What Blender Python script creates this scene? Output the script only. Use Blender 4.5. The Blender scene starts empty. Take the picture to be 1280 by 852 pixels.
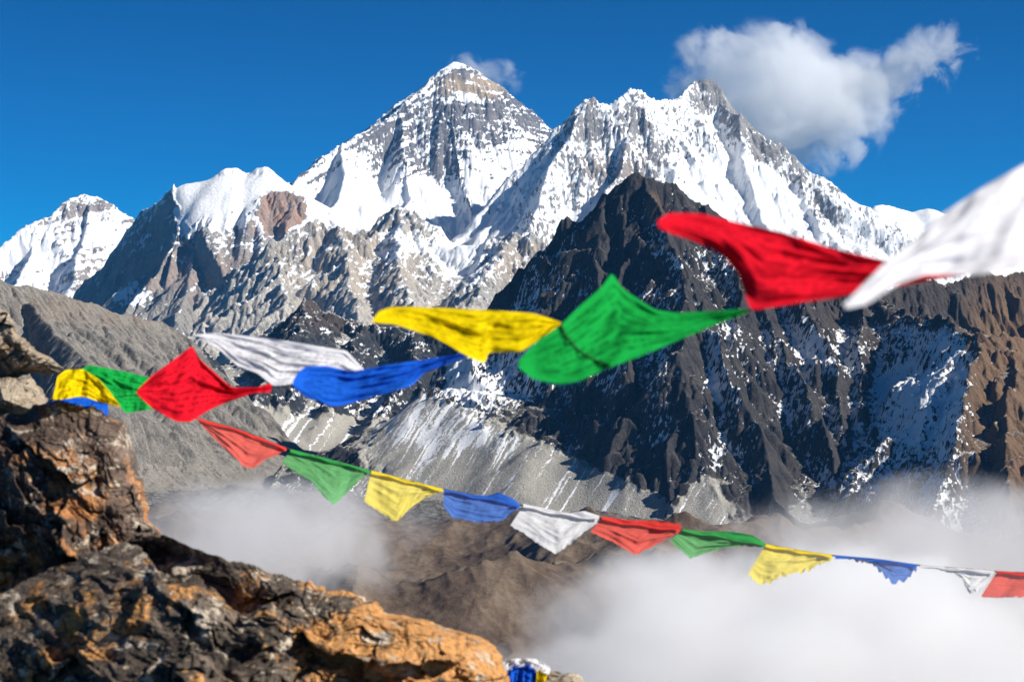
import bpy, math, random
import numpy as np
from mathutils import Vector, Matrix

# ---------------------------------------------------------------- camera, world, sun, exposure
sc = bpy.context.scene
COL = sc.collection
R = math.radians

FPX = 2613.0            # focal length in pixels of a 1280-wide frame
PITCH = math.atan(26 / FPX)
cam_d = bpy.data.cameras.new("camera")
cam = bpy.data.objects.new("camera", cam_d)
COL.objects.link(cam)
cam_d.sensor_width = 36.0
cam_d.lens = 36.0 * FPX / 1280.0
cam_d.clip_start = 0.1
cam_d.clip_end = 250000.0
cam.location = (0, 0, 0)
cam.rotation_euler = (math.pi / 2 + PITCH, 0, 0)
cam_d.dof.use_dof = True
cam_d.dof.focus_distance = 9000.0
cam_d.dof.aperture_fstop = 10.0
sc.camera = cam

SUN_EL, SUN_AZ = R(35), R(-13)          # azimuth measured from +X (right), negative = behind the camera
SUN_DIR = Vector((math.cos(SUN_EL) * math.cos(SUN_AZ), math.cos(SUN_EL) * math.sin(SUN_AZ), math.sin(SUN_EL)))
sun_d = bpy.data.lights.new("sun", 'SUN')
sun_d.energy = 4.8
sun_d.angle = R(0.5)
sun_d.color = (1.0, 0.955, 0.88)
sun = bpy.data.objects.new("sun", sun_d)
sun.rotation_euler = SUN_DIR.to_track_quat('Z', 'Y').to_euler()
COL.objects.link(sun)

world = bpy.data.worlds.new("World")
sc.world = world
world.use_nodes = True
nt = world.node_tree
nt.nodes.clear()
sky = nt.nodes.new('ShaderNodeTexSky')
sky.sky_type = 'NISHITA'
sky.sun_disc = False
sky.sun_elevation = SUN_EL
sky.sun_rotation = math.pi / 2 - SUN_AZ
sky.altitude = 5400
sky.air_density = 1.0
sky.dust_density = 0.0
sky.ozone_density = 2.0
pol = nt.nodes.new('ShaderNodeMix')       # the deep polarised blue of high-altitude air
pol.data_type = 'RGBA'
pol.blend_type = 'MULTIPLY'
pol.inputs['Factor'].default_value = 1.0
pol.inputs['B'].default_value = (0.012, 0.58, 0.80, 1)
bg = nt.nodes.new('ShaderNodeBackground')
bg.inputs['Strength'].default_value = 0.029
wo = nt.nodes.new('ShaderNodeOutputWorld')
gam = nt.nodes.new('ShaderNodeGamma')
gam.inputs['Gamma'].default_value = 1.55
nt.links.new(sky.outputs[0], gam.inputs['Color'])
nt.links.new(gam.outputs[0], pol.inputs['A'])
nt.links.new(pol.outputs['Result'], bg.inputs['Color'])
nt.links.new(bg.outputs[0], wo.inputs['Surface'])

sc.view_settings.view_transform = 'Standard'
sc.view_settings.look = 'None'
sc.view_settings.exposure = 0.55
sc.view_settings.gamma = 1.0
sc.render.engine = 'CYCLES'
sc.cycles.use_denoising = True
sc.cycles.max_bounces = 40
sc.cycles.diffuse_bounces = 3
sc.cycles.glossy_bounces = 2
sc.cycles.transmission_bounces = 6
sc.cycles.transparent_max_bounces = 16
sc.cycles.volume_bounces = 32
sc.cycles.use_adaptive_sampling = True

# ---------------------------------------------------------------- projection helpers (photo pixel + distance -> world point)
CP, SP = math.cos(PITCH), math.sin(PITCH)

def P(px, py, d):
    """point d metres in front of the camera that is seen at photo pixel (px, py) of 1280 x 852"""
    a = (px - 640.0) / FPX
    b = (426.0 - py) / FPX
    return np.array([a * d, d * (CP - b * SP), d * (SP + b * CP)])

def proj(x, y, z):
    yc = y * CP + z * SP
    zc = -y * SP + z * CP
    return 640 + FPX * x / yc, 426 - FPX * zc / yc

# ---------------------------------------------------------------- noise
_rs = np.random.RandomState(7)
_PERM = np.concatenate([_rs.permutation(256)] * 3).astype(np.int32)
_ANG = _rs.rand(256) * 2 * np.pi
_GX, _GY = np.cos(_ANG).astype(np.float32), np.sin(_ANG).astype(np.float32)

def pn(x, y, seed=0):
    x = np.asarray(x, np.float64) + seed * 17.31
    y = np.asarray(y, np.float64) + seed * 9.77
    xf, yf = np.floor(x), np.floor(y)
    xi, yi = xf.astype(np.int64) & 255, yf.astype(np.int64) & 255
    x, y = (x - xf).astype(np.float32), (y - yf).astype(np.float32)
    u, v = x * x * x * (x * (x * 6 - 15) + 10), y * y * y * (y * (y * 6 - 15) + 10)
    def g(ix, iy, dx, dy):
        h = _PERM[_PERM[ix] + iy]
        return _GX[h] * dx + _GY[h] * dy
    a = g(xi, yi, x, y); b = g(xi + 1, yi, x - 1, y)
    c = g(xi, yi + 1, x, y - 1); d = g(xi + 1, yi + 1, x - 1, y - 1)
    return ((a + (b - a) * u) + ((c + (d - c) * u) - (a + (b - a) * u)) * v) * 1.5

def fbm(x, y, octv=5, seed=0, gain=0.5, lac=2.03):
    s, a = 0.0, 1.0
    for i in range(octv):
        s = s + a * pn(x, y, seed + i)
        x, y, a = x * lac, y * lac, a * gain
    return s

def rdg(x, y, octv=5, seed=0, gain=0.5, lac=2.03):
    s, a, w, tot = 0.0, 1.0, 1.0, 0.0
    for i in range(octv):
        n = 1 - np.abs(pn(x, y, seed + i)) * 1.35
        n = np.clip(n, 0, 1) ** 2
        s = s + a * n * w
        w = np.clip(n * 1.6, 0, 1)
        tot += a
        x, y, a = x * lac, y * lac, a * gain
    return s / tot

def sst(a, b, x):
    t = np.clip((x - a) / (b - a), 0, 1)
    return t * t * (3 - 2 * t)

# ---------------------------------------------------------------- heightfields
def blur(h, n):
    for _ in range(n):
        p = np.pad(h, 1, mode='edge')
        h = (p[:-2, 1:-1] + p[2:, 1:-1] + p[1:-1, :-2] + p[1:-1, 2:] + 2 * h) / 6
        p = None
    return h

def erode(h, cell, n=40000, steps=45, batches=5, seed=0, rate=0.35, cap=5.0, inertia=0.25, evap=0.03, clip=0.2):
    """rain droplets run down the heightfield, cutting gullies and dropping scree at the foot"""
    rs = np.random.RandomState(seed)
    H, W = h.shape
    h = (h / cell).astype(np.float64)
    for b in range(batches):
        x = rs.rand(n) * (W - 3) + 1; y = rs.rand(n) * (H - 3) + 1
        dx = np.zeros(n); dy = np.zeros(n); sed = np.zeros(n); wat = np.ones(n); vel = np.ones(n)
        for s in range(steps):
            xi = x.astype(np.int64); yi = y.astype(np.int64)
            fx = x - xi; fy = y - yi
            i00 = yi * W + xi
            f = h.ravel()
            a, bb, c, d = f[i00], f[i00 + 1], f[i00 + W], f[i00 + W + 1]
            gx = (bb - a) * (1 - fy) + (d - c) * fy
            gy = (c - a) * (1 - fx) + (d - bb) * fx
            h0 = a * (1 - fx) * (1 - fy) + bb * fx * (1 - fy) + c * (1 - fx) * fy + d * fx * fy
            dx = dx * inertia - gx * (1 - inertia); dy = dy * inertia - gy * (1 - inertia)
            l = np.sqrt(dx * dx + dy * dy) + 1e-9
            dx /= l; dy /= l
            nx = np.clip(x + dx, 1, W - 2.01); ny = np.clip(y + dy, 1, H - 2.01)
            xj = nx.astype(np.int64); yj = ny.astype(np.int64)
            gx2 = nx - xj; gy2 = ny - yj
            j = yj * W + xj
            h1 = f[j] * (1 - gx2) * (1 - gy2) + f[j + 1] * gx2 * (1 - gy2) + f[j + W] * (1 - gx2) * gy2 + f[j + W + 1] * gx2 * gy2
            dh = h1 - h0
            c_ = np.maximum(-dh, 0.01) * vel * wat * cap
            dep = np.where(dh > 0, np.minimum(sed, dh), np.where(sed > c_, (sed - c_) * 0.25, -np.minimum((c_ - sed) * rate, -dh * 0.5)))
            dep = np.where(dh > 0, dep, dep)
            sed = sed - dep
            upd = np.zeros(H * W)
            for k, w in ((0, (1 - fx) * (1 - fy)), (1, fx * (1 - fy)), (W, (1 - fx) * fy), (W + 1, fx * fy)):
                upd += np.bincount(i00 + k, weights=dep * w, minlength=H * W)
            h = (f + np.clip(upd, -clip, clip)).reshape(H, W)
            vel = np.sqrt(np.clip(vel * vel - dh * 0.9, 0.05, 9))
            wat *= 1 - evap
            x, y = nx, ny
    return (h * cell)

def upsample(d, k, shape):
    """bilinear enlargement of a coarse grid sampled every k cells"""
    H, W = shape
    yi = np.clip(np.arange(H) / k, 0, d.shape[0] - 1.001); xi = np.clip(np.arange(W) / k, 0, d.shape[1] - 1.001)
    y0 = yi.astype(int); x0 = xi.astype(int)
    fy = (yi - y0)[:, None]; fx = (xi - x0)[None, :]
    a = d[y0][:, x0]; b = d[y0][:, x0 + 1]; c = d[y0 + 1][:, x0]; e = d[y0 + 1][:, x0 + 1]
    return a * (1 - fx) * (1 - fy) + b * fx * (1 - fy) + c * (1 - fx) * fy + e * fx * fy

def erode_ms(Z, cell, seed, ero):
    for k, n, b in ((6, 3000, 2), (3, 10000, 2)):
        c = Z[::k, ::k]
        e = erode(c, cell * k, n=n, steps=40, batches=b, seed=seed + k, rate=0.10 * ero.get('deep', 1.0), clip=0.04)
        Z = Z + upsample(e - c, k, Z.shape)
    return erode(Z, cell, n=ero['n'], steps=ero['steps'], batches=ero['batches'], seed=seed, rate=0.25, clip=0.12)

def mesh_grid(name, X, Y, Z, mat, attrs, keep=None):
    """one sheet of quads; keep = boolean mask of cells to build"""
    H, W = X.shape
    idx = np.arange(H * W).reshape(H, W)
    q = np.stack([idx[:-1, :-1], idx[:-1, 1:], idx[1:, 1:], idx[1:, :-1]], -1).reshape(-1, 4)
    if keep is not None:
        k = (keep[:-1, :-1] | keep[:-1, 1:] | keep[1:, 1:] | keep[1:, :-1]).reshape(-1)
        q = q[k]
    used = np.zeros(H * W, bool); used[q.ravel()] = True
    remap = np.cumsum(used) - 1
    q = remap[q]
    co = np.stack([X, Y, Z], -1).reshape(-1, 3)[used]
    me = bpy.data.meshes.new(name)
    me.vertices.add(len(co)); me.vertices.foreach_set('co', co.astype(np.float32).ravel())
    me.loops.add(q.size); me.loops.foreach_set('vertex_index', q.astype(np.int32).ravel())
    me.polygons.add(len(q)); me.polygons.foreach_set('loop_start', np.arange(0, q.size, 4, dtype=np.int32))
    me.polygons.foreach_set('use_smooth', np.ones(len(q), bool))
    me.update(calc_edges=True)
    for an, av in attrs.items():
        a = me.attributes.new(an, 'FLOAT', 'POINT')
        a.data.foreach_set('value', np.asarray(av, np.float32).reshape(-1)[used])
    me.materials.append(mat)
    o = bpy.data.objects.new(name, me)
    COL.objects.link(o)
    return o

def tag(o, label=None, cat=None, group=None, kind=None):
    if label: o['label'] = label
    if cat: o['category'] = cat
    if group: o['group'] = group
    if kind: o['kind'] = kind
    return o

def seg_dist(X, Y, a, b):
    ax, ay, bx, by = a[0], a[1], b[0], b[1]
    vx, vy = bx - ax, by - ay
    L2 = vx * vx + vy * vy + 1e-6
    t = np.clip(((X - ax) * vx + (Y - ay) * vy) / L2, 0, 1)
    ex, ey = X - (ax + t * vx), Y - (ay + t * vy)
    side = vx * (Y - ay) - vy * (X - ax)
    tu = ((X - ax) * vx + (Y - ay) * vy) / L2
    L = math.sqrt(L2)
    return np.sqrt(ex * ex + ey * ey), t, side, L, np.maximum(-tu, 0) * L, np.maximum(tu - 1, 0) * L

def field(X, Y, ridges, floor, warp=40, wl=500, seed=0):
    """height = the highest of all ridges, each falling away on both sides with ribs running down its flanks.
    ridge: dict(p=[(px,py,km),...], s=(slope left of its direction, slope right), foot=distance to the gentler foot, fs=foot slope,
    rib=amount, rl=rib spacing)"""
    wx = X + warp * fbm(X / wl, Y / wl, 3, seed + 50)
    wy = Y + warp * fbm(X / wl, Y / wl, 3, seed + 60)
    best = np.full(X.shape, floor, np.float64)
    for ri, r in enumerate(ridges):
        pts = [P(a, b, c * 1000.0) for a, b, c in r['p']]
        sl, sr = r.get('s', (1.0, 1.0))
        foot, fs = r.get('foot', 900.0), r.get('fs', 0.6)
        rib, rl = r.get('rib', 0.35), r.get('rl', 350.0)
        acc = 0.0
        bd = np.full(X.shape, -1e9)
        sw = rl * 0.8 * fbm(X / (rl * 2.5), Y / (rl * 2.5), 3, seed + 71 + ri)
        rmod = 0.35 + 1.3 * np.clip(0.5 + 0.7 * fbm(X / (rl * 5), Y / (rl * 5), 2, seed + 81 + ri), 0, 1)
        cap = r.get('cap', (0, 0))
        capd = 0.0
        if cap[0]: capd = capd + cap[0] * seg_dist(wx, wy, pts[0], pts[1])[4]
        if cap[1]: capd = capd + cap[1] * seg_dist(wx, wy, pts[-2], pts[-1])[5]
        for k, (a, b) in enumerate(zip(pts[:-1], pts[1:])):
            d, t, side, L, b0, b1 = seg_dist(wx, wy, a, b)
            s = acc + t * L + sw
            acc += L
            zc = a[2] + (b[2] - a[2]) * t
            sl_ = np.where(side > 0, sl, sr)
            de = d
            if rib:
                sg = np.sign(side) * 7.7
                n1 = rdg(s / (rl * 2.6) + sg, d / (rl * 9) + ri * 3.3, 2, seed + ri, 0.5)
                n2 = rdg(s / rl + sg, d / (rl * 4) + ri * 5.3, 3, seed + ri + 20, 0.6)
                de = d - rib * rmod * rl * (1.5 * (n1 - 0.45) * sst(0, rl * 3, d) + 0.55 * (n2 - 0.45) * sst(0, rl * 1.0, d))
            de = de + capd
            drop = np.where(de < foot, de * sl_, foot * sl_ + (de - foot) * np.minimum(fs, sl_))
            bd = np.maximum(bd, zc - drop)
        best = np.maximum(best, bd)
    return best

def grads(Z, cx, cy):
    gy, gx = np.gradient(Z, cy, cx)
    return gx, gy

# ---------------------------------------------------------------- node helpers
class NT:
    def __init__(s, name):
        s.m = bpy.data.materials.new(name); s.m.use_nodes = True
        s.t = s.m.node_tree; s.t.nodes.clear()
        s.out = s.t.nodes.new('ShaderNodeOutputMaterial')
    def n(s, typ, **kw):
        nd = s.t.nodes.new(typ)
        for k, v in kw.items(): setattr(nd, k, v)
        return nd
    def set(s, sock, v):
        if isinstance(v, bpy.types.NodeSocket): s.t.links.new(v, sock)
        elif v is not None: sock.default_value = v
    def attr(s, name):
        return s.n('ShaderNodeAttribute', attribute_name=name).outputs['Fac']
    def pos(s):
        return s.n('ShaderNodeTexCoord').outputs['Object']
    def noise(s, vec, scale, detail=4, rough=0.55, dist=0.0, typ='FBM'):
        n = s.n('ShaderNodeTexNoise')
        n.noise_type = typ
        s.set(n.inputs['Vector'], vec); n.inputs['Scale'].default_value = scale
        n.inputs['Detail'].default_value = detail; n.inputs['Roughness'].default_value = rough
        n.inputs['Distortion'].default_value = dist
        return n.outputs[0]
    def voro(s, vec, scale, feat='F1'):
        n = s.n('ShaderNodeTexVoronoi'); n.feature = feat
        s.set(n.inputs['Vector'], vec); n.inputs['Scale'].default_value = scale
        return n
    def mapv(s, vec, scale=(1, 1, 1), rot=(0, 0, 0), loc=(0, 0, 0)):
        n = s.n('ShaderNodeMapping'); s.set(n.inputs['Vector'], vec)
        n.inputs['Scale'].default_value = scale; n.inputs['Rotation'].default_value = rot; n.inputs['Location'].default_value = loc
        return n.outputs[0]
    def math(s, op, a, b=None, c=None, clamp=False):
        n = s.n('ShaderNodeMath'); n.operation = op; n.use_clamp = clamp
        s.set(n.inputs[0], a); s.set(n.inputs[1], b)
        if c is not None: s.set(n.inputs[2], c)
        return n.outputs[0]
    def step(s, x, a, b, lo=0.0, hi=1.0):
        n = s.n('ShaderNodeMapRange'); n.interpolation_type = 'SMOOTHSTEP'
        s.set(n.inputs[0], x); n.inputs[1].default_value = a; n.inputs[2].default_value = b
        n.inputs[3].default_value = lo; n.inputs[4].default_value = hi
        return n.outputs[0]
    def mix(s, f, a, b, bt='MIX'):
        n = s.n('ShaderNodeMix'); n.data_type = 'RGBA'; n.blend_type = bt
        s.set(n.inputs['Factor'], f)
        for k, v in (('A', a), ('B', b)):
            s.set(n.inputs[k], (v + (1,)) if isinstance(v, tuple) and len(v) == 3 else v)
        return n.outputs['Result']
    def ramp(s, f, stops, interp='LINEAR'):
        n = s.n('ShaderNodeValToRGB'); s.set(n.inputs[0], f)
        cr = n.color_ramp; cr.interpolation = interp
        while len(cr.elements) < len(stops): cr.elements.new(0.5)
        for e, (p, c) in zip(cr.elements, stops): e.position = p; e.color = tuple(c) + (1,)
        return n.outputs[0]
    def bump(s, h, strength, dist, normal=None):
        n = s.n('ShaderNodeBump'); s.set(n.inputs['Height'], h)
        n.inputs['Strength'].default_value = strength; n.inputs['Distance'].default_value = dist
        if normal is not None: s.set(n.inputs['Normal'], normal)
        return n.outputs[0]
    def bsdf(s, col, rough=0.9, normal=None, spec=0.2):
        n = s.n('ShaderNodeBsdfPrincipled')
        s.set(n.inputs['Base Color'], (col + (1,)) if isinstance(col, tuple) else col)
        s.set(n.inputs['Roughness'], rough); n.inputs['Specular IOR Level'].default_value = spec
        if normal is not None: s.set(n.inputs['Normal'], normal)
        s.t.links.new(n.outputs[0], s.out.inputs['Surface'])
        return n

def mountain_mat(name, rocks, unit, snow=(0.86, 0.87, 0.88), bump=0.8, strata=0.0, scree=(0.30, 0.28, 0.25)):
    """rock + scree + snow, mixed by the vertex attributes snow / scree / tint and fine noise; unit = metres of the finest grain"""
    m = NT(name)
    p = m.pos()
    n1 = m.noise(p, 1 / (unit * 40), 5, 0.6)
    n2 = m.noise(p, 1 / (unit * 6), 5, 0.65)
    ps = m.mapv(p, (1, 1, 0.35))
    n3 = m.noise(ps, 1 / (unit * 3), 4, 0.7)
    band = m.noise(m.mapv(p, (0.12, 0.12, 1.0), rot=(0.12, -0.18, 0)), 1 / (unit * 10), 4, 0.6)
    f = m.math('ADD', m.math('MULTIPLY', n1, 0.5), m.math('MULTIPLY', n2, 0.5))
    if strata:
        f = m.math('ADD', m.math('MULTIPLY', f, 1 - strata), m.math('MULTIPLY', band, strata))
    rock = m.ramp(f, [(0.30, rocks[0]), (0.45, rocks[1]), (0.56, rocks[2]), (0.68, rocks[3])])
    tint = m.mix(m.math('MULTIPLY', m.attr('tint'), m.step(n2, 0.25, 0.6, 0.6, 1.0)), rock, rocks[4])
    sg = m.mix(m.step(n3, 0.35, 0.65), tuple(c * 0.72 for c in scree), tuple(c * 1.12 for c in scree))
    base = m.mix(m.step(m.math('ADD', m.attr('scree'), m.math('MULTIPLY', m.math('SUBTRACT', n2, 0.5), 0.9)), 0.35, 0.65), tint, sg)
    sv = m.math('ADD', m.attr('snow'), m.math('MULTIPLY', m.math('SUBTRACT', n3, 0.5), 0.75))
    sv = m.math('ADD', sv, m.math('MULTIPLY', m.math('SUBTRACT', n2, 0.5), 0.55))
    sf = m.step(sv, 0.42, 0.58)
    col = m.mix(sf, base, snow)
    h = m.math('ADD', m.math('MULTIPLY', n2, 1.0), m.math('MULTIPLY', n3, 0.6))
    h = m.math('MULTIPLY', h, m.step(sf, 0, 1, 1.0, 0.35))
    m.bsdf(col, 0.9, m.bump(h, bump, unit * 5), 0.15)
    return m.m

def ell(px, py, cx, cy, rx, ry, soft=0.5):
    """soft membership of a patch on the mountain face, given by where the patch lies"""
    r = np.sqrt(((px - cx) / rx) ** 2 + ((py - cy) / ry) ** 2)
    return 1 - sst(1 - soft, 1 + soft, r)

def build_mountain(name, label, ridges, x, y, cell, floor, mat, maskf, warp=40, wl=600, rough=60, rwl=700, seed=0, ero=None, floor_cut=None, rid_gain=0.52, crest=1.0, rough2=0.3, post=None):
    cx, cy = cell if isinstance(cell, tuple) else (cell, cell)
    xs = np.arange(x[0], x[1], cx); ys = np.arange(y[0], y[1], cy)
    X, Y = np.meshgrid(xs, ys)
    Z = field(X, Y, ridges, floor, warp, wl, seed)
    above = sst(floor, floor + 250, Z)
    n = rdg(X / rwl, Y / rwl, 7, seed + 5, rid_gain) - 0.4
    Z = Z + rough * n * above * crest
    Z = Z + rough * rough2 * (rdg(X / (rwl * 0.22) + 3, Y / (rwl * 0.22), 4, seed + 15, 0.55) - 0.4) * above
    if post: Z = post(X, Y, Z)
    if ero:
        Z = erode_ms(Z, 0.5 * (cx + cy), seed, ero)
    gx, gy = grads(Z, cx, cy)
    Zb = blur(Z, 6)
    bx, by = grads(Zb, cx, cy)
    info = dict(X=X, Y=Y, Z=Z, slope=np.sqrt(gx * gx + gy * gy), bslope=np.sqrt(bx * bx + by * by), bx=bx, by=by, conv=(Z - Zb) / cx)
    px, py = proj(X, Y, Z)
    wv = 7 * fbm(px / 22, py / 22, 3, seed + 90)
    px, py = px + wv, py + 7 * fbm(px / 22, py / 22, 3, seed + 95)
    info['px'], info['py'] = px, py
    info['px0'], info['py0'] = proj(X, Y, Z)
    attrs = maskf(info)
    sm = attrs.pop('smooth', None)
    if sm is None:
        sm = 0.6 * sst(0.6, 1.0, attrs['snow'])
    Z = Z + np.clip(sm, 0, 1) * (blur(Z, 22) - Z) * sst(0, 200, Z.max() - Z)
    if np.max(sm) > 0.7:
        big = Z + upsample(blur(Z[::4, ::4], 10) - Z[::4, ::4], 4, Z.shape)
        Z = Z + 0.9 * sst(0.65, 0.95, sm) * (blur(big, 4) - Z) * sst(20, 120, Z.max() - Z)
    keep = Z > (floor + 5 if floor_cut is None else floor_cut)
    o = mesh_grid(name, X, Y, Z, mat, attrs, keep)
    tag(o, label, 'mountain', None, 'structure')
    return o

#%%MOUNTAINS
ROCK_HI = [(0.12, 0.12, 0.125), (0.22, 0.21, 0.205), (0.32, 0.30, 0.275), (0.43, 0.395, 0.345), (0.40, 0.24, 0.155)]
ROCK_EV = [(0.09, 0.10, 0.12), (0.14, 0.14, 0.155), (0.21, 0.20, 0.20), (0.29, 0.27, 0.24), (0.50, 0.38, 0.24)]
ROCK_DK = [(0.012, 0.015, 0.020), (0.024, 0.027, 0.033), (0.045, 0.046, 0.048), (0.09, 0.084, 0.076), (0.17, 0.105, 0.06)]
ROCK_GY = [(0.15, 0.145, 0.135), (0.28, 0.265, 0.24), (0.42, 0.39, 0.34), (0.55, 0.50, 0.42), (0.50, 0.37, 0.24)]
M_EV = mountain_mat('pyramid_rock_and_snow', ROCK_EV, 6.0, strata=0.5)
M_HI = mountain_mat('high_rock_and_snow', ROCK_HI, 6.0, strata=0.2)
M_GY = mountain_mat('grey_rock_and_scree', ROCK_GY, 4.0, scree=(0.52, 0.48, 0.42))
M_SC = mountain_mat('bare_scree', [(0.06, 0.056, 0.052), (0.13, 0.12, 0.105), (0.22, 0.20, 0.17), (0.30, 0.27, 0.23), (0.30, 0.21, 0.14)], 1.6, scree=(0.27, 0.245, 0.21), bump=0.8)
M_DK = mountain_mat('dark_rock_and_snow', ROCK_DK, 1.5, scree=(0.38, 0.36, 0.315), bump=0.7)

ERO = dict(n=40000, steps=40, batches=2)

# --- the great pyramid
def strat(i, dip, l, w, seed, octv=4):
    """noise drawn out along tilted rock beds"""
    c, n = math.cos(dip), math.sin(dip)
    return fbm((i['X'] * c + i['Z'] * n) / l, (i['Z'] * c - i['X'] * n) / w + 0.15 * fbm(i['X'] / 200, i['Z'] / 200, 2, seed + 9), octv, seed, 0.6)

def mask_pyramid(i):
    px, py = i['px'], i['py']
    s = 0.50 - 0.35 * (i['bslope'] - 1.05) - 0.10 * i['conv']
    lf = 1 - sst(520, 580, px)
    s = s + 0.55 * lf * strat(i, 0.62, 900, 75, 3) + 0.55 * (1 - lf) * strat(i, -0.05, 300, 45, 5) + 0.5 * fbm(i['X'] / 48, i['Z'] / 36, 4, 4, 0.65)
    s = s + 0.14
    s = s + 0.75 * ell(px, py, 450, 262, 120, 42) + 0.7 * sst(225, 290, py) + 0.35 * ell(px, py, 430, 205, 70, 14)
    s = s + 0.6 * ell(px, py, 566, 83, 14, 8) + 0.45 * ell(px, py, 630, 225, 50, 70)
    s = s - 0.30 * ell(px, py, 590, 140, 40, 45) - 0.2 * ell(px, py, 640, 150, 40, 40)
    s = s + 0.6 * ell(px, py, 590, 124, 34, 6) + 0.5 * ell(px, py, 530, 108, 14, 12)
    t = ell(px, py, 590, 108, 40, 14) * 0.8
    return dict(snow=s, scree=0 * s, tint=t)
R_EV = [
    dict(p=[(567, 77, 24.5), (553, 84, 24.4), (530, 108, 24.2), (500, 131, 24.0), (450, 161, 23.6), (410, 190, 23.2), (370, 223, 22.8), (320, 262, 22.3), (200, 330, 21.8)], s=(1.5, 0.85), rib=0.35, rl=420, foot=1500, fs=0.7),
    dict(p=[(567, 77, 24.5), (580, 80, 24.5), (602, 87, 24.6), (626, 105, 24.7), (650, 126, 24.8), (688, 158, 25.0), (740, 200, 25.0)], s=(1.15, 1.3), rib=0.35, rl=380, foot=1500, fs=0.7),
    dict(p=[(556, 82, 24.45), (562, 125, 24.1), (575, 170, 23.75), (600, 215, 23.4), (610, 262, 22.9), (612, 300, 22.4)], s=(1.15, 1.25), rib=0.3, rl=300, foot=900),
    dict(p=[(500, 131, 24.0), (505, 190, 23.4), (520, 240, 22.9), (505, 260, 22.3), (490, 300, 21.8)], s=(0.95, 1.1), rib=0.3, rl=260, foot=800),
    dict(p=[(430, 175, 23.4), (430, 215, 22.8), (420, 250, 22.2), (400, 280, 21.6)], s=(0.85, 1.0), rib=0.25, rl=260, foot=700),
    dict(p=[(640, 118, 24.75), (640, 180, 24.2), (655, 230, 23.7), (660, 280, 23.0)], s=(1.15, 1.25), rib=0.3, rl=260, foot=700),
]
build_mountain('mountain', 'tallest pyramid shaped peak of banded rock and snow', R_EV, (-4600, 1700), (20600, 26800), (11, 14), -700, M_EV, mask_pyramid,
               warp=35, wl=500, rough=70, rwl=620, seed=1, ero=ERO)

# --- the long snowy wall right of the pyramid
def mask_wall(i):
    px, py = i['px'], i['py']
    s = 0.86 - 0.22 * (i['bslope'] - 1.0) - 0.10 * i['conv']
    s = s + 0.28 * fbm(i['X'] / 240, i['Z'] / 300, 4, 13) + 0.5 * fbm(i['X'] / 40, i['Z'] / 52, 4, 14, 0.65)
    s = s - 0.30 * ell(px, py, 765, 185, 70, 60) - 0.2 * ell(px, py, 880, 110, 20, 28)
    # rock band under the crest on the right
    crest = np.interp(px, [850, 890, 925, 960, 1000, 1040, 1085], [120, 100, 142, 178, 216, 250, 274])
    s = s - 0.75 * (1 - sst(24, 46, py - crest)) * sst(868, 900, px) * (1 - sst(1010, 1060, px)) * 0.75
    s = s - 0.35 * ell(px, py, 650, 320, 45, 28) + 0.55 * ell(px, py, 570, 300, 55, 45) + 0.5 * ell(px, py, 930, 245, 90, 45)
    t = 0.5 * ell(px, py, 770, 215, 40, 40)
    return dict(snow=s, scree=0 * s, tint=t * 0.5)
R_NU = [
    dict(p=[(600, 262, 21.6), (640, 215, 21.9), (687, 168, 22.1), (720, 132, 22.2), (736, 119, 22.3), (748, 124, 22.3), (762, 126, 22.35), (776, 116, 22.4), (792, 109, 22.5), (806, 116, 22.6), (822, 122, 22.7), (850, 117, 23.0)], s=(1.2, 1.15), rib=0.4, rl=260, foot=1500, fs=0.7),
    dict(p=[(850, 118, 23.4), (864, 107, 23.7), (872, 98, 23.9), (882, 95, 23.9), (890, 101, 23.9), (895, 122, 23.8), (912, 134, 23.5), (940, 155, 23.2), (968, 182, 23.0), (1000, 214, 22.8), (1040, 247, 22.5), (1085, 272, 22.2), (1140, 300, 22.0)], s=(1.2, 1.25), rib=0.4, rl=260, foot=1500, fs=0.65),
    dict(p=[(736, 119, 22.3), (705, 175, 21.8), (680, 225, 21.2), (665, 270, 20.6), (640, 310, 20.0)], s=(1.1, 1.1), rib=0.35, rl=200, foot=700),
    dict(p=[(792, 109, 22.5), (785, 160, 22.0), (775, 215, 21.4), (745, 260, 20.7), (720, 290, 20.2)], s=(1.1, 1.1), rib=0.35, rl=200, foot=700),
    dict(p=[(850, 117, 23.2), (850, 165, 22.4), (845, 210, 21.7), (830, 260, 21.0)], s=(1.05, 1.05), rib=0.35, rl=200, foot=700),
    dict(p=[(925, 140, 23.3), (925, 180, 22.7), (935, 215, 22.2), (950, 255, 21.6), (960, 290, 21.0)], s=(0.9, 1.0), rib=0.35, rl=200, foot=700),
    dict(p=[(1000, 214, 22.8), (1010, 250, 22.2), (1030, 285, 21.6)], s=(0.9, 0.9), rib=0.3, rl=200, foot=700),
]
build_mountain('mountain', 'long snowy ridge wall right of the tallest peak', R_NU, (-1100, 5200), (19000, 25200), (11, 14), -700, M_HI, mask_wall,
               warp=30, wl=450, rough=75, rwl=520, seed=2, ero=ERO)

# --- distant snow shoulder at the right
def mask_snow(i):
    s = 1.0 - 0.4 * (i['bslope'] - 1.0) + 0.15 * fbm(i['X'] / 300, i['Z'] / 300, 3, 23)
    return dict(snow=s, scree=0 * s, tint=0 * s)
R_SH = [dict(p=[(1020, 300, 25.5), (1083, 268, 25.6), (1094, 257, 25.7), (1112, 257, 25.8), (1140, 263, 26.0), (1160, 259, 26.0), (1187, 267, 26.2), (1230, 300, 26.2), (1330, 330, 26.3)], s=(1.0, 0.8), rib=0.25, rl=300, foot=700, fs=0.6)]
build_mountain('mountain', 'low distant snow shoulder at the right end of the snowy wall', R_SH, (3300, 7400), (24200, 27500), 18, -300, M_HI, mask_snow, warp=20, rough=30, seed=3)

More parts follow.
